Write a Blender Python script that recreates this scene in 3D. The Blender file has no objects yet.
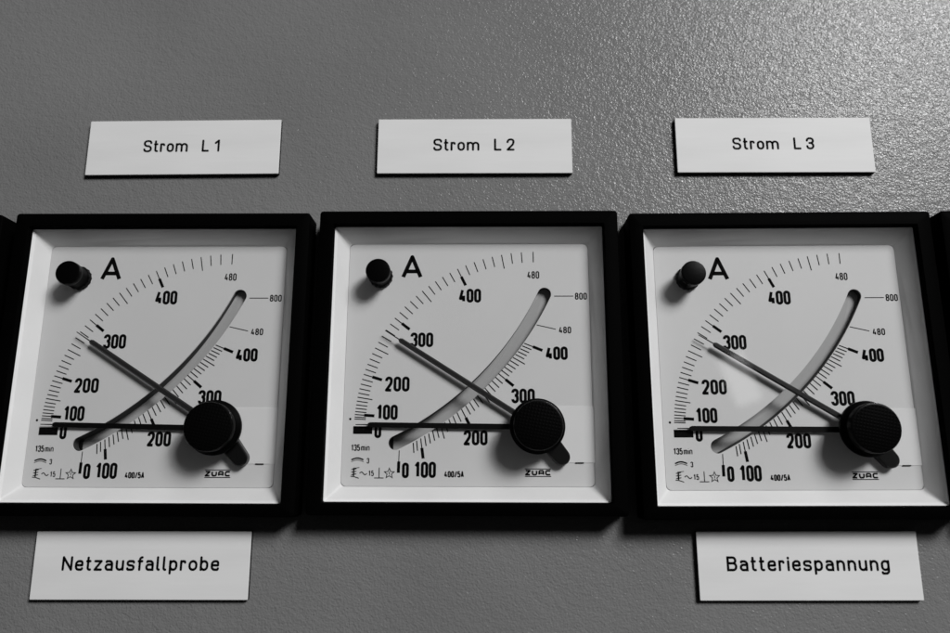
import bpy, bmesh, math
from mathutils import Matrix, Vector, Euler

# ---------------------------------------------------------------- camera, world, lamps, exposure
# Everything is measured in millimetres on the panel: x right, y up, z out of the panel.
# BASE turns that into the world: panel upright, 1.5 m above the floor.
BASE = Matrix.Translation((0, 0, 1.5)) @ Matrix.Rotation(math.radians(90), 4, 'X')
S = 0.001
scene = bpy.context.scene
C = scene.collection

cam_d = bpy.data.cameras.new('camera')
cam = bpy.data.objects.new('camera', cam_d); C.objects.link(cam)
cam_d.sensor_width = 36.0
cam_d.lens = 732.41 * 36.0 / 950.0
cam_d.clip_start = 0.005; cam_d.clip_end = 50
cam_d.dof.use_dof = True
cam_d.dof.focus_distance = 0.236
cam_d.dof.aperture_fstop = 7.5
cam.matrix_world = BASE @ Matrix.Translation((2.298*S, -37.012*S, 236.62*S)) @ Euler((0.21119, 0.0146, 0.00077), 'XYZ').to_matrix().to_4x4()
scene.camera = cam

w = bpy.data.worlds.new("World"); scene.world = w; w.use_nodes = True
w.node_tree.nodes['Background'].inputs[0].default_value = (1, 1, 1, 1)
w.node_tree.nodes['Background'].inputs[1].default_value = 0.012

def area(name, pos, target, sx, sy, watts, shape='RECTANGLE'):
    l = bpy.data.lights.new(name, 'AREA'); l.shape = shape; l.size = sx; l.size_y = sy; l.energy = watts
    o = bpy.data.objects.new(name, l); C.objects.link(o)
    p = Vector(pos)*S; t = Vector(target)*S
    q = (t-p).to_track_quat('-Z', 'Y').to_matrix().to_4x4()
    o.matrix_world = BASE @ Matrix.Translation(p) @ q
    return o
area('ceiling_lamp', (1400, 1440, 1830), (0, 0, 0), 1.0, 1.0, 62, 'DISK')
area('added_glint_lamp', (1380, 1340, 1800), (0, 0, 0), 0.28, 0.28, 10, 'DISK')  # added small lamp, there for the sparkle on the panel coat
area('added_reflection_lamp', (505, 146, 1227), (82, -8, 7), 0.1, 0.05, 0.026)  # added lamp, there only to mirror a bright patch in the right pane

scene.view_settings.view_transform = 'Standard'
scene.view_settings.look = 'None'
scene.view_settings.exposure = 0.14
scene.view_settings.gamma = 1.0

# ---------------------------------------------------------------- materials
def mat(name, col, rough=0.5, spec=0.5):
    m = bpy.data.materials.new(name); m.use_nodes = True
    b = m.node_tree.nodes['Principled BSDF']
    b.inputs['Base Color'].default_value = (col, col, col, 1)
    b.inputs['Roughness'].default_value = rough
    b.inputs['Specular IOR Level'].default_value = spec
    return m, m.node_tree, b

def noise_bump(nt, b, scale, strength, dist, detail=2.0, rough=0.5, src='Object', stretch=None):
    tc = nt.nodes.new('ShaderNodeTexCoord')
    n = nt.nodes.new('ShaderNodeTexNoise'); n.inputs['Scale'].default_value = scale
    n.inputs['Detail'].default_value = detail; n.inputs['Roughness'].default_value = rough
    bp = nt.nodes.new('ShaderNodeBump'); bp.inputs['Strength'].default_value = strength; bp.inputs['Distance'].default_value = dist
    if stretch:
        mp = nt.nodes.new('ShaderNodeMapping'); mp.inputs['Scale'].default_value = stretch
        nt.links.new(tc.outputs[src], mp.inputs[0]); nt.links.new(mp.outputs[0], n.inputs['Vector'])
    else:
        nt.links.new(tc.outputs[src], n.inputs['Vector'])
    nt.links.new(n.outputs['Fac'], bp.inputs['Height'])
    nt.links.new(bp.outputs[0], b.inputs['Normal'])
    return tc, n, bp

def mottled(nt, b, tc, scale, lo, hi, detail=3.0, stretch=None):
    n = nt.nodes.new('ShaderNodeTexNoise'); n.inputs['Scale'].default_value = scale; n.inputs['Detail'].default_value = detail
    r = nt.nodes.new('ShaderNodeMapRange'); r.inputs['From Min'].default_value = .3; r.inputs['From Max'].default_value = .7
    r.inputs['To Min'].default_value = lo; r.inputs['To Max'].default_value = hi
    if stretch:
        mp = nt.nodes.new('ShaderNodeMapping'); mp.inputs['Scale'].default_value = stretch
        nt.links.new(tc.outputs['Object'], mp.inputs[0]); nt.links.new(mp.outputs[0], n.inputs['Vector'])
    else:
        nt.links.new(tc.outputs['Object'], n.inputs['Vector'])
    nt.links.new(n.outputs['Fac'], r.inputs['Value'])
    nt.links.new(r.outputs[0], b.inputs['Base Color'])

# grey orange-peel powder coat
M_WALL, nt, b = mat('grey_powder_coat', 0.2, 0.2, 0.21)
tc = nt.nodes.new('ShaderNodeTexCoord')
n1 = nt.nodes.new('ShaderNodeTexNoise'); n1.inputs['Scale'].default_value = 1500; n1.inputs['Detail'].default_value = 1.5; n1.inputs['Roughness'].default_value = .45; n1.inputs['Distortion'].default_value = .6
n2 = nt.nodes.new('ShaderNodeTexVoronoi'); n2.feature = 'SMOOTH_F1'; n2.inputs['Scale'].default_value = 1400; n2.inputs['Smoothness'].default_value = .6
n3 = nt.nodes.new('ShaderNodeTexNoise'); n3.inputs['Scale'].default_value = 380; n3.inputs['Detail'].default_value = 1
ad = nt.nodes.new('ShaderNodeMath'); ad.operation = 'MULTIPLY_ADD'; ad.inputs[1].default_value = .45
ad2 = nt.nodes.new('ShaderNodeMath'); ad2.operation = 'MULTIPLY_ADD'; ad2.inputs[1].default_value = 1.0
for n in (n1, n2, n3): nt.links.new(tc.outputs['Object'], n.inputs['Vector'])
nt.links.new(n2.outputs['Distance'], ad.inputs[0]); nt.links.new(n1.outputs['Fac'], ad.inputs[2])
nt.links.new(n3.outputs['Fac'], ad2.inputs[0]); nt.links.new(ad.outputs[0], ad2.inputs[2])
bp = nt.nodes.new('ShaderNodeBump'); bp.inputs['Strength'].default_value = 1.0; bp.inputs['Distance'].default_value = .00017
nt.links.new(ad2.outputs[0], bp.inputs['Height']); nt.links.new(bp.outputs[0], b.inputs['Normal'])
mottled(nt, b, tc, 16, .172, .2)

M_FRAME, nt, b = mat('black_frame_plastic', 0.001, 0.6, 0.01)
noise_bump(nt, b, 1500, .25, .0001)
M_WHITE, nt, b = mat('white_bezel_plastic', 0.66, 0.5, 0.4)
tc, _, _ = noise_bump(nt, b, 60, .12, .001)
mottled(nt, b, tc, 45, .72, .78)
M_DIAL, nt, b = mat('white_dial_enamel', 0.6, 0.55, 0.3)
tc, _, _ = noise_bump(nt, b, 900, .06, .0001)
mottled(nt, b, tc, 30, .65, .68)
M_PRINT, nt, b = mat('black_printing_ink', 0.003, 0.6, 0.02)
tc, _, _ = noise_bump(nt, b, 1200, .1, .0001)
M_KNOB, nt, b = mat('black_knob_plastic', 0.0015, 0.35, 0.06)
noise_bump(nt, b, 700, .1, .0002)
M_NEEDLE, nt, b = mat('dark_needle_lacquer', 0.02, 0.25, 0.6)
noise_bump(nt, b, 600, .1, .0002)
M_ZERO, nt, b = mat('black_needle_lacquer', 0.002, 0.5, 0.1)
noise_bump(nt, b, 600, .1, .0002)
M_WELL, nt, b = mat('dark_slot_lining', 0.05, 0.6, 0.3)
noise_bump(nt, b, 600, .1, .0002)
M_FLOOR, nt, b = mat('pale_slot_floor', 0.42, 0.6, 0.3)
noise_bump(nt, b, 300, .1, .0004)
M_LEVER, nt, b = mat('glossy_black_lever', 0.005, 0.3, 0.3)
noise_bump(nt, b, 200, .1, .0004)
M_LABEL, nt, b = mat('white_engraving_laminate', 0.74, 0.5, 0.12)
tc, _, _ = noise_bump(nt, b, 500, .08, .0002, stretch=(.15, 2, 1))
mottled(nt, b, tc, 60, .715, .765, stretch=(.4, 2, 1))
M_CORE, nt, b = mat('black_laminate_core', 0.008, 0.55, 0.3)
noise_bump(nt, b, 700, .2, .0002)
M_ENGRAVE, nt, b = mat('black_engraved_groove', 0.003, 0.7, 0.02)
noise_bump(nt, b, 1200, .2, .0001)

# grid-knurled face of the big knob
M_KNURL, nt, b = mat('knurled_black_plastic', 0.002, 0.5, 0.012)
tc = nt.nodes.new('ShaderNodeTexCoord')
mp = nt.nodes.new('ShaderNodeMapping'); mp.inputs['Rotation'].default_value = (0, 0, math.radians(12))
nt.links.new(tc.outputs['Object'], mp.inputs[0])
hs = []
for ax_ in ('X', 'Y'):
    wv = nt.nodes.new('ShaderNodeTexWave'); wv.bands_direction = ax_; wv.inputs['Scale'].default_value = 310; wv.inputs['Distortion'].default_value = 0
    nt.links.new(mp.outputs[0], wv.inputs['Vector']); hs.append(wv)
mu = nt.nodes.new('ShaderNodeMath'); mu.operation = 'MULTIPLY'
nt.links.new(hs[0].outputs['Fac'], mu.inputs[0]); nt.links.new(hs[1].outputs['Fac'], mu.inputs[1])
bp = nt.nodes.new('ShaderNodeBump'); bp.inputs['Strength'].default_value = 1; bp.inputs['Distance'].default_value = .0001
nt.links.new(mu.outputs[0], bp.inputs['Height']); nt.links.new(bp.outputs[0], b.inputs['Normal'])

# clear cover pane: what is not mirrored passes straight through
M_GLASS = bpy.data.materials.new('clear_cover_glass'); M_GLASS.use_nodes = True
nt = M_GLASS.node_tree; nt.nodes.clear()
out = nt.nodes.new('ShaderNodeOutputMaterial'); mx = nt.nodes.new('ShaderNodeMixShader')
tr = nt.nodes.new('ShaderNodeBsdfTransparent'); tr.inputs[0].default_value = (.985, .985, .985, 1)
gl = nt.nodes.new('ShaderNodeBsdfGlossy'); gl.inputs['Roughness'].default_value = .03
lw = nt.nodes.new('ShaderNodeLayerWeight'); lw.inputs['Blend'].default_value = .5
pw = nt.nodes.new('ShaderNodeMath'); pw.operation = 'POWER'; pw.inputs[1].default_value = 5
ma = nt.nodes.new('ShaderNodeMath'); ma.operation = 'MULTIPLY_ADD'; ma.inputs[1].default_value = .96; ma.inputs[2].default_value = .04
nt.links.new(lw.outputs['Facing'], pw.inputs[0]); nt.links.new(pw.outputs[0], ma.inputs[0])
nt.links.new(ma.outputs[0], mx.inputs[0]); nt.links.new(tr.outputs[0], mx.inputs[1]); nt.links.new(gl.outputs[0], mx.inputs[2])
nt.links.new(mx.outputs[0], out.inputs[0])

# ---------------------------------------------------------------- mesh helpers (millimetres)
def link(name, bm, mats, parent=None, smooth=None):
    me = bpy.data.meshes.new(name)
    bmesh.ops.scale(bm, vec=(S, S, S), verts=bm.verts)
    bmesh.ops.recalc_face_normals(bm, faces=bm.faces) if smooth != 'print' else None
    if smooth not in (None, 'print'):
        for f in bm.faces: f.smooth = True
        for e in bm.edges:
            if len(e.link_faces) == 2 and e.calc_face_angle(0) > smooth: e.smooth = False
    bm.to_mesh(me); bm.free()
    for m in (mats if isinstance(mats, (list, tuple)) else [mats]): me.materials.append(m)
    o = bpy.data.objects.new(name, me); C.objects.link(o)
    if parent: o.parent = parent
    return o

def tag(o, label=None, cat=None, group=None, kind=None):
    if label: o['label'] = label
    if cat: o['category'] = cat
    if group: o['group'] = group
    if kind: o['kind'] = kind
    return o

def rrect(w_, h_, r, z, n=6, cx=0, cy=0):
    pts = []
    for (sx, sy, a0) in ((1, 1, 0), (-1, 1, 90), (-1, -1, 180), (1, -1, 270)):
        for k in range(n+1):
            a = math.radians(a0 + 90*k/n)
            pts.append((cx + sx*(w_/2-r) + r*math.cos(a), cy + sy*(h_/2-r) + r*math.sin(a), z))
    return pts

def loft(bm, loops, cap0=False, cap1=False, mi=0):
    vs = [[bm.verts.new(p) for p in l] for l in loops]
    n = len(vs[0])
    for a, b_ in zip(vs, vs[1:]):
        for i in range(n):
            f = bm.faces.new((a[i], a[(i+1) % n], b_[(i+1) % n], b_[i])); f.material_index = mi
    if cap0: bm.faces.new(vs[0][::-1]).material_index = mi
    if cap1: bm.faces.new(vs[-1]).material_index = mi
    return vs

def circle(r, z, n=72, cx=0, cy=0):
    return [(cx+r*math.cos(2*math.pi*k/n), cy+r*math.sin(2*math.pi*k/n), z) for k in range(n)]

def lathe(bm, prof, n=72, cx=0, cy=0, cap1=True, mi=0):
    return loft(bm, [circle(r, z, n, cx, cy) for r, z in prof], True, cap1, mi)

def slab(bm, outline, z0, z1, bev=0.0, mi=0):
    """closed 2-D outline extruded z0..z1 with an optional small front chamfer"""
    def inset(pts, d):
        n = len(pts); o = []
        for i in range(n):
            p0, p1, p2 = pts[i-1], pts[i], pts[(i+1) % n]
            a = Vector((p1[0]-p0[0], p1[1]-p0[1])).normalized(); c = Vector((p2[0]-p1[0], p2[1]-p1[1])).normalized()
            nn = Vector((-a.y-c.y, a.x+c.x)); nn = nn.normalized() if nn.length > 1e-6 else Vector((-a.y, a.x))
            k = max(.35, nn.dot(Vector((-a.y, a.x))))
            o.append((p1[0]+nn.x*d/k, p1[1]+nn.y*d/k))
        return o
    L = [[(x, y, z0) for x, y in outline]]
    if bev:
        L.append([(x, y, z1-bev) for x, y in outline])
        L.append([(x, y, z1) for x, y in inset(outline, bev)])
    else:
        L.append([(x, y, z1) for x, y in outline])
    loft(bm, L, True, True, mi)

# ---- stroke lettering: every glyph is a set of constant-width strokes with rounded corners
def fil(pts, r=0.5, closed=False, n=7):
    P = [Vector(p[:2]) for p in pts]; R = [p[2] if len(p) > 2 else r for p in pts]
    N = len(P); o = []
    for i in range(N):
        if not closed and i in (0, N-1): o.append(P[i]); continue
        a, p, c = P[i-1], P[i], P[(i+1) % N]
        u = (a-p); v = (c-p); lu, lv = u.length, v.length; u.normalize(); v.normalize()
        th = math.acos(max(-1, min(1, u.dot(v))))
        lim_u = lu/2 if (closed or i-1 > 0) else lu
        lim_v = lv/2 if (closed or i+1 < N-1) else lv
        t = min(R[i]/max(1e-6, math.tan(th/2)), lim_u, lim_v) if R[i] > 0 and th < 3.13 else 0
        if t < 1e-5: o.append(p); continue
        rr = t*math.tan(th/2); bis = (u+v).normalized(); cen = p + bis*(rr/math.sin(th/2))
        s = p+u*t-cen; e = p+v*t-cen
        a0 = math.atan2(s.y, s.x); da = (math.atan2(e.y, e.x)-a0+math.pi) % (2*math.pi)-math.pi
        for k in range(n+1):
            a_ = a0+da*k/n; o.append(cen+Vector((math.cos(a_), math.sin(a_)))*rr)
    q = [o[0]]
    for p in o[1:]:
        if (p-q[-1]).length > 1e-5: q.append(p)
    if closed and (q[0]-q[-1]).length < 1e-5: q.pop()
    return q, closed

def ribbon(bm, pts, t, z, closed=False, rnd=False, mi=0):
    P = [Vector(p[:2]) for p in pts]; N = len(P)
    for i in range(1, N-1):          # a sharp corner is drawn as two strokes with a round joint
        if not closed and (P[i]-P[i-1]).length > 1e-6 and (P[i+1]-P[i]).length > 1e-6 and (P[i]-P[i-1]).normalized().dot((P[i+1]-P[i]).normalized()) < .45:
            ribbon(bm, P[:i+1], t, z, False, rnd, mi); ribbon(bm, P[i:], t, z, False, rnd, mi)
            bm.faces.new([bm.verts.new(q) for q in circle(t/2, z, 16, P[i].x, P[i].y)]).material_index = mi
            return
    Lf, Rt = [], []
    for i in range(N):
        if closed: a, c = P[i]-P[i-1], P[(i+1) % N]-P[i]
        else: a = P[i]-P[max(0, i-1)]; c = P[min(N-1, i+1)]-P[i]
        if a.length < 1e-9: a = c
        if c.length < 1e-9: c = a
        a = a.normalized(); c = c.normalized(); na = Vector((-a.y, a.x)); nn = na+Vector((-c.y, c.x))
        nn = nn.normalized() if nn.length > 1e-4 else na
        k = max(.4, nn.dot(na)); off = nn*(t/2/k)
        Lf.append(bm.verts.new((P[i].x+off.x, P[i].y+off.y, z))); Rt.append(bm.verts.new((P[i].x-off.x, P[i].y-off.y, z)))
    for i in range(N if closed else N-1):
        j = (i+1) % N
        bm.faces.new((Rt[i], Rt[j], Lf[j], Lf[i])).material_index = mi
    if rnd and not closed:
        for p, q in ((P[0], P[1]), (P[-1], P[-2])):
            d = (p-q).normalized(); a0 = math.atan2(d.y, d.x)
            fan = [bm.verts.new((p.x+t/2*math.cos(a0+math.pi*(k/8-.5)), p.y+t/2*math.sin(a0+math.pi*(k/8-.5)), z)) for k in range(9)]
            bm.faces.new(fan).material_index = mi

def G(ch, w=.5, x=.7):
    h = w/2
    def st(y0, y1, cl=True): return fil([(0, y0), (w, y0), (w, y1), (0, y1)], h, cl)
    L = lambda *p: (list(map(Vector, p)), False)
    g = {
     '0': lambda: [st(0, 1)],
     '1': lambda: [fil([(w*.12, .76), (w*.72, 1), (w*.72, 0)], 0)],
     '2': lambda: [fil([(0, .74), (0, 1), (w, 1), (w, .58, .5), (0, 0, 0), (w, 0)], h)],
     '3': lambda: [fil([(0, .77), (0, 1), (w, 1), (w, .54), (w*.4, .54)], h), fil([(w*.4, .54), (w, .54), (w, 0), (0, 0), (0, .23)], h)],
     '4': lambda: [fil([(w*.5, 1), (0, .24), (w*1.05, .24)], 0), L((w*.78, .5), (w*.78, 0))],
     '5': lambda: [fil([(w*.95, 1), (w*.08, 1), (w*.03, .52), (w*.1, .6, .1), (w, .62), (w, 0), (0, 0), (0, .2)][:3] + [(w, .6), (w, 0), (0, 0), (0, .2)], h) if False else fil([(w*.95, 1, 0), (w*.08, 1, 0), (w*.04, .54, 0), (w*.3, .61, .1), (w, .61), (w, 0), (0, 0), (0, .2)], h)],
     '8': lambda: [fil([(0, 0), (w, 0), (w, .53), (0, .53)], h, True), fil([(w*.06, .53), (w*.94, .53), (w*.94, 1), (w*.06, 1)], h, True)],
     'A': lambda: [fil([(0, 0), (w/2, 1), (w, 0)], 0), L((w*.17, .28), (w*.83, .28))],
     '/': lambda: [L((0, -.05), (w, 1.05))],
     'S': lambda: [fil([(w, .8), (w, 1), (0, 1), (0, .54), (w, .47), (w, 0), (0, 0), (0, .2)], h)],
     't': lambda: [fil([(w*.3, .97), (w*.3, 0), (w, 0)], .16), L((0, x), (w*.9, x))],
     'r': lambda: [L((0, 0), (0, x)), fil([(0, .35), (0, x), (w, x), (w, x-.1)], .22)],
     'o': lambda: [st(0, x)],
     'm': lambda: [L((0, 0), (0, x)), fil([(0, .3), (0, x), (h, x), (h, 0)], h*.55), fil([(h, .3), (h, x), (w, x), (w, 0)], h*.55)],
     'n': lambda: [L((0, 0), (0, x)), fil([(0, .3), (0, x), (w, x), (w, 0)], h)],
     'L': lambda: [fil([(0, 1), (0, 0), (w, 0)], 0)],
     'N': lambda: [fil([(0, 0), (0, 1), (w, 0), (w, 1)], 0)],
     'e': lambda: [fil([(0, .36, 0), (w, .36, 0), (w, x), (0, x), (0, 0), (w, 0), (w, .1)], h)],
     'z': lambda: [fil([(0, x), (w, x), (0, 0), (w, 0)], 0)],
     'a': lambda: [fil([(w*.08, x-.06), (w*.08, x), (w, x), (w, 0)], h), fil([(w, .41, 0), (0, .41), (0, 0), (w, 0, 0)], .2, True)],
     'u': lambda: [fil([(0, x), (0, 0), (w, 0), (w, x)], h), L((w, x), (w, 0))],
     's': lambda: [fil([(w, x-.1), (w, x), (0, x), (0, x*.54), (w, x*.46), (w, 0), (0, 0), (0, .1)], h*.8)],
     'f': lambda: [fil([(w, 1), (w*.35, 1), (w*.35, 0)], .2), L((0, x), (w, x))],
     'l': lambda: [fil([(0, 1), (0, 0), (w, 0)], .14)],
     'p': lambda: [L((0, x), (0, -.29)), st(0, x)],
     'b': lambda: [L((0, 1), (0, 0)), st(0, x)],
     'B': lambda: [fil([(0, 0, 0), (w, 0), (w, .54), (0, .54, 0)], .26, True), fil([(0, .54, 0), (w*.94, .54), (w*.94, 1), (0, 1, 0)], .24, True)],
     'i': lambda: [L((0, 0), (0, x)), L((0, .93), (0, .97))],
     'g': lambda: [st(0, x), fil([(w, x), (w, -.29), (0, -.29), (0, -.2)], h*.9)],
     'Z': lambda: [fil([(0, 1), (w, 1), (0, 0), (w, 0)], 0)],
     'U': lambda: [fil([(0, 1), (0, 0), (w, 0), (w, 1)], .35)],
     'R': lambda: [fil([(0, 0), (0, 1), (w, 1), (w, 0)], .3), L((0, .36), (w, .36))],
     'C': lambda: [fil([(w*1.05, .92), (w*.9, 1), (0, 1), (0, 0), (w*.9, 0), (w*1.05, .1)], .35)],
    }
    return g[ch]()

WIDTH = {'1': .8, 'l': .32, 'i': 0.0, 'm': 1.5, 't': .72, 'r': .66, 'f': .72, '/': .8}
ENGRAVED = {'S': .65, 'N': .65, 'B': .62, 'L': .52, '1': .5, '2': .57, '3': .57, 'o': .52, 't': .27, 'r': .3, 'f': .27, 'l': .13, 'm': 1.02, 'i': 0.0}
def text(bm, s, x0, x1, y0, y1, t, z, w=.42, gap=.34, rnd=False, lo=0.0, xh=.7, space=.5, tab=None):
    """fit the ink of a string into the box x0..x1, y0..y1 (lo = descender depth in cap heights)"""
    pen = 0; items = []
    for ch in s:
        if ch == ' ': pen += space; continue
        gw = w*WIDTH.get(ch, 1.0) if tab is None else tab.get(ch, .48)
        items.append((ch, pen, gw)); pen += gw+gap
    total = pen-gap
    cap = (y1-y0-t)/(1+lo); base = y0+t/2+lo*cap
    kx = (x1-x0-t)/total
    for ch, px, gw in items:
        # glyph drawn at true aspect (so that corners stay round), then placed
        rel = gw*kx/cap
        for pts, cl in G(ch, rel, xh):
            ribbon(bm, [(x0+t/2+px*kx+p.x*cap, base+p.y*cap) for p in pts], t, z, cl, rnd)

# ---------------------------------------------------------------- the panel
def plate_with_holes(name, outline, holes, z0, z1, m, parent):
    """flat plate with cut-outs, as a filled 2-D curve turned into a mesh"""
    cu = bpy.data.curves.new(name, 'CURVE'); cu.dimensions = '2D'; cu.fill_mode = 'BOTH'
    for pts in [outline]+holes:
        sp = cu.splines.new('POLY'); sp.points.add(len(pts)-1); sp.use_cyclic_u = True
        for q, p in zip(sp.points, pts): q.co = (p[0], p[1], 0, 1)
    cu.extrude = (z1-z0)/2
    tmp = bpy.data.objects.new('tmp', cu); C.objects.link(tmp)
    dg = bpy.context.evaluated_depsgraph_get()
    me = bpy.data.meshes.new_from_object(tmp.evaluated_get(dg))
    me.transform(Matrix.Translation((0, 0, (z0+z1)/2))); me.transform(Matrix.Scale(S, 4))
    me.materials.clear(); me.materials.append(m); me.name = name
    bpy.data.objects.remove(tmp); bpy.data.curves.remove(cu)
    o = bpy.data.objects.new(name, me); C.objects.link(o); o.parent = parent
    return o

# ---------------------------------------------------------------- the panel, with a cut-out behind each instrument
SPOT_XY = [(-3.384, -1.53), (-104.0, -1.91), (97.9, -2.47), (-205.8, -2.2), (198.5, -2.2)]
wall = plate_with_holes('wall', [p[:2] for p in rrect(1500, 1100, 4, 0)], [[p[:2] for p in rrect(91.5, 91.5, 1, 0, 3, x, y)] for x, y in SPOT_XY], -2.5, 0, M_WALL, None)
wall.matrix_world = BASE
tag(wall, kind='structure')

# ---------------------------------------------------------------- ammeter
ZF = 7.0            # reference plane of the cover pane above the panel
DIAL = -4.75        # dial face, measured from that plane
AX = Vector((21.7, -21.1))     # pivot of the two pointers
PV = Vector((-21.4, 21.8))     # centre of the inner (demand) scale
SC = Vector((-68.5, 67.0))     # centre of the curved slot

def interp(tab, v):
    ks = sorted(tab)
    # monotone cubic (Fritsch-Carlson) through the measured marks
    ys = [tab[k] for k in ks]; n = len(ks)
    d = [(ys[i+1]-ys[i])/(ks[i+1]-ks[i]) for i in range(n-1)]
    m = [d[0]]+[0 if d[i-1]*d[i] <= 0 else 2*d[i-1]*d[i]/(d[i-1]+d[i]) for i in range(1, n-1)]+[d[-1]]
    for i in range(n-1):
        if v <= ks[i+1] or i == n-2:
            h = ks[i+1]-ks[i]; t = (v-ks[i])/h
            return (2*t**3-3*t*t+1)*ys[i]+(t**3-2*t*t+t)*h*m[i]+(-2*t**3+3*t*t)*ys[i+1]+(t**3-t*t)*h*m[i+1]
OUT = {0: 180, 80: 177.5, 100: 176.1, 150: 170.6, 200: 163.1, 250: 153.9, 300: 142.3, 350: 129.7, 400: 116.0, 450: 100.7, 470: 94.1, 480: 90.2}
INN = {0: -90.3, 80: -85, 100: -82, 120: -78.65, 150: -73.2, 190: -64.9, 200: -62.5, 240: -53.4, 270: -46.3, 300: -39.6, 350: -29.8, 370: -26.4, 400: -21.9, 480: -12.75}
RAD = {80: 48.0, 100: 46.9, 120: 45.8, 150: 44.2, 200: 41.97, 250: 40.75, 300: 40.45, 350: 41.4, 400: 42.7}

def pol(c, r, a):
    a = math.radians(a); return (c[0]+r*math.cos(a), c[1]+r*math.sin(a))

def slot_outline(grow=0.0, n=40):
    r0, r1 = 101.45-grow, 105.85+grow; a0, a1 = -63.9, -25.55
    pts = [pol(SC, r1, a0+(a1-a0)*k/n) for k in range(n+1)]
    c1 = pol(SC, (r0+r1)/2, a1); hr = (r1-r0)/2
    pts += [pol(c1, hr, a1+180*k/14) for k in range(1, 14)]
    pts += [pol(SC, r0, a1+(a0-a1)*k/n) for k in range(n+1)]
    c0 = pol(SC, (r0+r1)/2, a0)
    pts += [pol(c0, hr, a0+180+180*k/14) for k in range(1, 14)]
    return pts

def needle(bm, ang, z0, z1, tip, sh, tail, wd, bev=.12):
    """thin tip line, shoulder, bar running back past the pivot"""
    d = Vector((math.cos(math.radians(ang)), math.sin(math.radians(ang)))); nrm = Vector((-d.y, d.x))
    P = lambda r, o: tuple(AX+d*r+nrm*o)
    bar = [P(sh+.75, .45), P(sh, wd*.5), P(4, wd*.55), P(-tail, wd*.55), P(-tail, -wd*.55), P(4, -wd*.55), P(sh, -wd*.5), P(sh+.75, -.45)]
    slab(bm, bar, z0, z1, bev)
    zt = (z0+z1)/2
    slab(bm, [P(tip, .13), P(sh+.4, .19), P(sh+.4, -.19), P(tip, -.13)], zt-.12, zt+.12)

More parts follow.
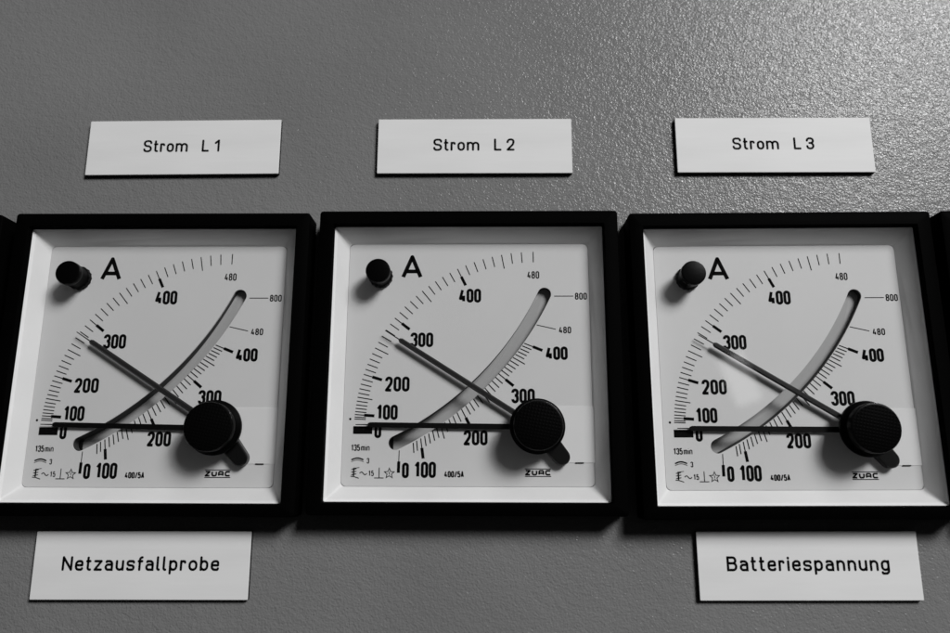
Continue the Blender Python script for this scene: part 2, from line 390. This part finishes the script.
def make_ammeter(a_max, a_zero):
    root = bpy.data.objects.new('ammeter', None); C.objects.link(root); root.empty_display_size = .05
    zz = ZF   # children carry z measured from the panel
    # black frame
    bm = bmesh.new()
    F = lambda a, b_, r, z_: rrect(a, b_, r, z_, cy=.42)
    loft(bm, [F(97.4, 96.7, 1.0, 0.02), F(97.4, 96.7, 1.0, zz+1.7), F(97.2, 96.5, 1.0, zz+2.05), F(96.8, 96.1, .9, zz+2.2),
              rrect(88.7, 88.8, .3, zz+2.2), rrect(88.3, 88.4, .3, zz+1.9), rrect(88.1, 88.2, .3, zz-1.6), rrect(94, 94, .3, zz-1.6), rrect(94, 94, .3, 0.02), F(97.4, 96.7, 1.0, 0.02)])
    link('frame', bm, M_FRAME, root, math.radians(40))
    # white sloping bezel
    bm = bmesh.new()
    loft(bm, [rrect(93.6, 93.6, .3, zz-1.9), rrect(87.9, 88.0, .5, zz-1.9), rrect(87.9, 88.0, .5, zz+.02), rrect(87.6, 87.7, .5, zz+.03), rrect(80.3, 79.9, 1.0, zz-4.35), rrect(79.5, 79.1, 1.5, zz-4.75), rrect(79.4, 79.0, 1.5, zz-6.4), rrect(93.6, 93.6, .3, zz-6.4), rrect(93.6, 93.6, .3, zz-1.9)])
    link('inner_bezel', bm, M_WHITE, root, math.radians(38))
    # shallow black case behind the dial, through the cut-out
    bm = bmesh.new(); loft(bm, [rrect(90, 90, 1, zz-6.5), rrect(90, 90, 1, -6.0)], False, True); link('case', bm, M_FRAME, root, 'print')
    # dial
    dial = plate_with_holes('dial_plate', [p[:2] for p in rrect(79.32, 78.92, 1.7, 0)], [slot_outline()], zz+DIAL-.5, zz+DIAL, M_DIAL, root)
    z = zz+DIAL+.03
    # scale marks
    bm = bmesh.new()
    for v in range(80, 481, 10):
        a = interp(OUT, v); ln = 3.6
        if v % 50 == 0: ln = 4.85
        if v % 100 == 0: ln = 3.2
        ribbon(bm, [pol(AX, 57.85, a), pol(AX, 57.85-ln, a)], .31, z)
        if v % 100 == 0: ribbon(bm, [pol(AX, 54.9, a), pol(AX, 51.6, a)], .95, z)
    slab_pts = [(-36.4, -20.85), (-30.3, -20.85), (-30.3, -23.3), (-36.4, -23.3)]
    bm.faces.new([bm.verts.new((x, y, z)) for x, y in slab_pts[::-1]])
    bm.faces.new([bm.verts.new(p) for p in circle(.38, z, 14, -37.45, -18.6)])
    for v in list(range(80, 401, 10)):
        a = interp(INN, v); r = interp(RAD, v); ln = 3.15
        if v % 50 == 0: ln = 4.4
        if v % 100 == 0: ln = 3.2
        ribbon(bm, [pol(PV, r, a), pol(PV, r+ln, a)], .34, z)
        if v % 100 == 0: ribbon(bm, [pol(PV, r+3.0, a), pol(PV, r+6.3, a)], .95, z)
    ribbon(bm, [(-21.6, -28.4), (-21.65, -32)], .27, z); ribbon(bm, [(-21.65, -31.8), (-21.7, -35.3)], .95, z)
    ribbon(bm, [(22.3, 11.95), (28.48, 10.53)], .27, z)
    ribbon(bm, [(28.2, 21.6), (34.5, 21.6)], .27, z)
    link('tick_marks', bm, M_PRINT, dial, 'print')
    # figures
    bm = bmesh.new()
    T = .93
    for s, x0, x1, y0, y1 in (('400', -3.1, 4.2, 19.42, 24.15), ('300', -18.8, -11.35, 4.6, 9.45), ('200', -26.65, -18.75, -9.85, -4.98), ('100', -29.25, -22.35, -18.85, -14.0),
                              ('0', -29.62, -27.4, -24.6, -19.85), ('400', 25.1, 32.2, .42, 4.84), ('300', 13.9, 21.4, -13.55, -8.82), ('200', -1.3, 6.3, -26.8, -22.05),
                              ('100', -16.85, -9.9, -36.87, -31.85), ('0', -20.6, -18.4, -36.95, -32.15)):
        text(bm, s, x0, x1, y0, y1, T, z, w=.44, gap=.34)
    for s, x0, x1, y0, y1 in (('480', 19.46, 23.42, 27.55, 30.1), ('800', 35.0, 38.95, 20.4, 22.75), ('480', 29.5, 33.5, 9.14, 11.4)):
        text(bm, s, x0, x1, y0, y1, .40, z, w=.44, gap=.34)
    text(bm, '400/5A', -7.3, -1.15, -36.7, -34.72, .42, z, w=.42, gap=.34)
    link('numerals', bm, M_PRINT, dial, 'print')
    # unit letter
    bm = bmesh.new(); text(bm, 'A', -22.3, -15.2, 27.5, 35.7, 1.3, z, w=.8)
    link('unit_letter', bm, M_PRINT, dial, 'print')
    # maker's mark between two bars
    bm = bmesh.new()
    ribbon(bm, [(17.9, -34.02), (26.1, -34.02)], .26, z); ribbon(bm, [(17.9, -36.3), (26.1, -36.3)], .26, z)
    text(bm, 'ZURC', 17.95, 26.05, -36.02, -34.3, .52, z, w=.8, gap=.5)
    link('maker_mark', bm, M_PRINT, dial, 'print')
    # small symbols at the foot of the scale
    bm = bmesh.new()
    text(bm, '135', -36.9, -34.0, -28.6, -26.55, .36, z, w=.36, gap=.26)
    text(bm, 'min', -33.7, -30.95, -28.6, -26.55, .3, z, w=.42, gap=.3)
    arc = [(-36.6+3.8*k/10, -31.35+.55*math.sin(math.pi*k/10)) for k in range(11)]
    ribbon(bm, arc, .46, z); ribbon(bm, [(x, y-.6) for x, y in arc], .2, z)
    text(bm, '3', -31.75, -30.95, -32.5, -30.75, .3, z)
    ribbon(bm, [(-35.75, -33.8), (-35.75, -36.3)], .46, z)
    for k, y in enumerate((-34.2, -35.0, -35.8)):
        ribbon(bm, [(-36.5, y-.15), (-35.7, y), (-34.9, y+.12)], .28, z)
    ribbon(bm, [(-36.7, -36.4), (-35.6, -36.5), (-34.1, -37.0)], .28, z); ribbon(bm, [(-35.6, -33.95), (-34.0, -33.7)], .22, z)
    ribbon(bm, [(-33.85+2.25*k/12, -35.5+.42*math.sin(2*math.pi*k/12)) for k in range(13)], .3, z)
    text(bm, '15', -31.15, -29.4, -36.35, -34.6, .3, z, w=.42, gap=.4)
    ribbon(bm, [(-27.75, -33.75), (-27.75, -36.9)], .28, z); ribbon(bm, [(-29.25, -36.9), (-26.3, -36.9)], .28, z)
    star = [pol((-24.55, -35.5), 1.6 if k % 2 == 0 else .72, 90+36*k) for k in range(10)]
    ribbon(bm, star, .25, z, True)
    text(bm, '1', -24.8, -24.35, -36.0, -35.0, .22, z)
    link('test_symbols', bm, M_PRINT, dial, 'print')
    # slot well behind the curved opening
    bm = bmesh.new()
    so = slot_outline(.02)
    vs = loft(bm, [[(x, y, zz+DIAL-.5) for x, y in slot_outline(.5)], [(x, y, zz+DIAL-.5) for x, y in so], [(x, y, zz+DIAL-.3-5.4+3.2*min(1, max(0, (x+y+40)/75))) for x, y in so]])
    f = bm.faces.new(vs[-1]); f.material_index = 1
    link('slot_well', bm, [M_WELL, M_FLOOR], root, 'print')
    # tip of the slow pointer, resting at nought inside the well
    bm = bmesh.new(); slab(bm, [(-24.0, -27.9), (-24.0, -22.5), (-25.05, -22.5), (-25.05, -27.9)], zz+DIAL-4.2, zz+DIAL-3.6, .1)
    link('demand_pointer', bm, M_ZERO, root)
    # mount cover at the right, lying over the dial edge
    bm = bmesh.new()
    slab(bm, [(40.2, -14.45), (24.5, -14.45), (24.5, -32.1), (40.2, -32.1)], zz+DIAL+.04, zz+DIAL+.14, .03)
    link('mount_cover', bm, M_WHITE, root)
    bm = bmesh.new()
    slab(bm, [(36.4, -31.95), (33.8, -31.95), (33.8, -32.25), (36.4, -32.25)], zz+DIAL+.05, zz+DIAL+.3)
    link('cover_gap_strip', bm, M_PRINT, root)  # dark strip standing in for the gap at the cover's lower edge
    # lever under the knob
    bm = bmesh.new()
    e = Vector((29.3, -30.35)); u = (AX-e).normalized(); nr = Vector((-u.y, u.x)); a0 = math.degrees(math.atan2(-nr.y, -nr.x))
    pts = [tuple(AX+nr*-3.4), tuple(AX+nr*3.4)]
    pts = [tuple(AX+nr*3.4)] + [pol(e, 2.6, math.degrees(math.atan2(nr.y, nr.x))+180*k/16) for k in range(17)] + [tuple(AX-nr*3.4)]
    slab(bm, pts, zz+DIAL+.1, zz-2.0, .35)
    link('lever', bm, M_LEVER, root, math.radians(30))
    # pointers
    bm = bmesh.new(); needle(bm, a_zero, zz-3.9, zz-3.45, 57.2, 52.6, 6, 1.6)
    link('current_pointer', bm, M_ZERO, root)
    bm = bmesh.new(); needle(bm, a_max, zz-3.0, zz-2.25, 57.5, 51.3, 6, 1.7, .4)
    link('maximum_pointer', bm, M_NEEDLE, root)
    # cover glass
    bm = bmesh.new(); slab(bm, [p[:2] for p in rrect(87.3, 87.4, .3, 0)], zz-.75, zz-.03)
    link('cover_glass', bm, M_GLASS, root)
    # reset knob
    bm = bmesh.new()
    lathe(bm, [(8.6, zz-.04), (8.6, zz+.9), (8.3, zz+1.3), (7.35, zz+1.9), (7.1, zz+2.4), (7.3, zz+2.8), (7.55, zz+3.0), (7.6, zz+5.5), (7.4, zz+5.85), (7.0, zz+6.0)], 96, AX.x, AX.y, True)
    bm.faces.ensure_lookup_table(); bm.faces[-1].material_index = 1
    link('reset_knob', bm, [M_KNOB, M_KNURL], root, math.radians(35))
    # zero adjuster standing on the dial and passing through the pane
    bm = bmesh.new()
    lathe(bm, [(3.85, zz+DIAL+.05), (3.85, zz-3.2), (3.6, zz-2.9), (3.45, zz-2.6), (3.45, zz+.3), (3.75, zz+.7), (3.95, zz+1.0), (3.95, zz+2.8), (3.75, zz+3.1), (3.3, zz+3.2)], 64, -29.0, 28.3)
    for k in range(16):
        a = 2*math.pi*k/16; c_, s_ = math.cos(a), math.sin(a)
        slab(bm, [(-29.0+3.75*c_+.22*s_, 28.3+3.75*s_-.22*c_), (-29.0+4.0*c_+.22*s_, 28.3+4.0*s_-.22*c_), (-29.0+4.0*c_-.22*s_, 28.3+4.0*s_+.22*c_), (-29.0+3.75*c_-.22*s_, 28.3+3.75*s_+.22*c_)], zz+DIAL+.06, zz-3.25)
    link('zero_knob', bm, M_KNOB, root, math.radians(35))
    return root

def clone(root):
    c = root.copy(); C.objects.link(c)
    for ch in list(root.children):
        k = ch.copy(); C.objects.link(k); k.parent = c
        for g in list(ch.children):
            q = g.copy(); C.objects.link(q); q.parent = k
    return c

GROUP = 'square ammeters in a row on the grey panel'
spots = [(-3.384, -1.53, -.0019, 'black framed square ammeter under the Strom L2 label, in the middle of the row', 147.6, 179.3),
         (-104.0, -1.91, -.0026, 'black framed square ammeter under the Strom L1 label, above the Netzausfallprobe label', 147.5, 178.85),
         (97.9, -2.47, .0031, 'black framed square ammeter under the Strom L3 label, above the Batteriespannung label', 148.3, 179.4),
         (-205.8, -2.2, 0, 'ammeter cut off by the left picture edge, only its black frame corner showing', 147.6, 179.2),
         (198.5, -2.2, 0, 'ammeter cut off by the right picture edge, only its black frame corner showing', 147.6, 179.2)]
first = make_ammeter(spots[0][4], spots[0][5])
for i, (x, y, rz, lab, am, az) in enumerate(spots):
    o = first if i == 0 else clone(first)
    tag(o, lab, 'ammeter', GROUP)
    o.matrix_world = BASE @ Matrix.Translation((x*S, y*S, 0)) @ Matrix.Rotation(rz, 4, 'Z')
    for ch in o.children:     # each instrument shows its own reading
        for nm, a, a0 in (('maximum_pointer', am, spots[0][4]), ('current_pointer', az, spots[0][5])):
            if ch.name.split('.')[0] == nm and i:
                t = Matrix.Translation((AX.x*S, AX.y*S, 0))
                ch.matrix_basis = t @ Matrix.Rotation(math.radians(a-a0), 4, 'Z') @ t.inverted()

# ---------------------------------------------------------------- engraved labels
LW, LH, LT = 67.1, 20.15, 1.6
def make_label(txt, x, y, rz, box, lo, lab, w, gap, space):
    root = bpy.data.objects.new('name_plate', None); C.objects.link(root); root.empty_display_size = .02
    tag(root, lab, 'label', 'white engraved labels on the grey panel')
    bm = bmesh.new(); slab(bm, [p[:2] for p in rrect(LW, LH, .25, 0, 3)], 0.02, LT-.25)
    link('core', bm, M_CORE, root)
    bm = bmesh.new(); slab(bm, [p[:2] for p in rrect(LW-.06, LH-.06, .25, 0, 3)], LT-.25, LT, .08)
    link('face', bm, M_LABEL, root)
    bm = bmesh.new(); text(bm, txt, box[0], box[1], box[2], box[3], .74, LT+.02, gap=.37, rnd=True, lo=lo, xh=.69, space=.31, tab=ENGRAVED)
    link('lettering', bm, M_ENGRAVE, root, 'print')
    root.matrix_world = BASE @ Matrix.Translation((x*S, y*S, 0)) @ Matrix.Rotation(rz, 4, 'Z')

make_label('Strom    L 1', -102.43, 73.75, .003, (-14.1, 13.0, -1.78, 2.76), 0, 'small white label engraved Strom L1, above an ammeter', .52, .36, .66)
make_label('Strom    L 2', -1.355, 73.62, -.0032, (-14.3, 13.8, -1.8, 2.73), 0, 'small white label engraved Strom L2, above an ammeter', .52, .36, .66)
make_label('Strom    L 3', 101.55, 73.40, -.0034, (-14.3, 13.65, -1.75, 2.73), 0, 'small white label engraved Strom L3, above an ammeter', .52, .36, .66)
make_label('Netzausfallprobe', -103.9, -64.72, .0016, (-24.6, 24.15, -2.66, 2.72), .29, 'white label engraved Netzausfallprobe, below an ammeter', .46, .34, .5)
make_label('Batteriespannung', 100.35, -64.28, .0039, (-24.8, 24.4, -2.66, 2.75), .29, 'white label engraved Batteriespannung, below an ammeter', .46, .34, .5)
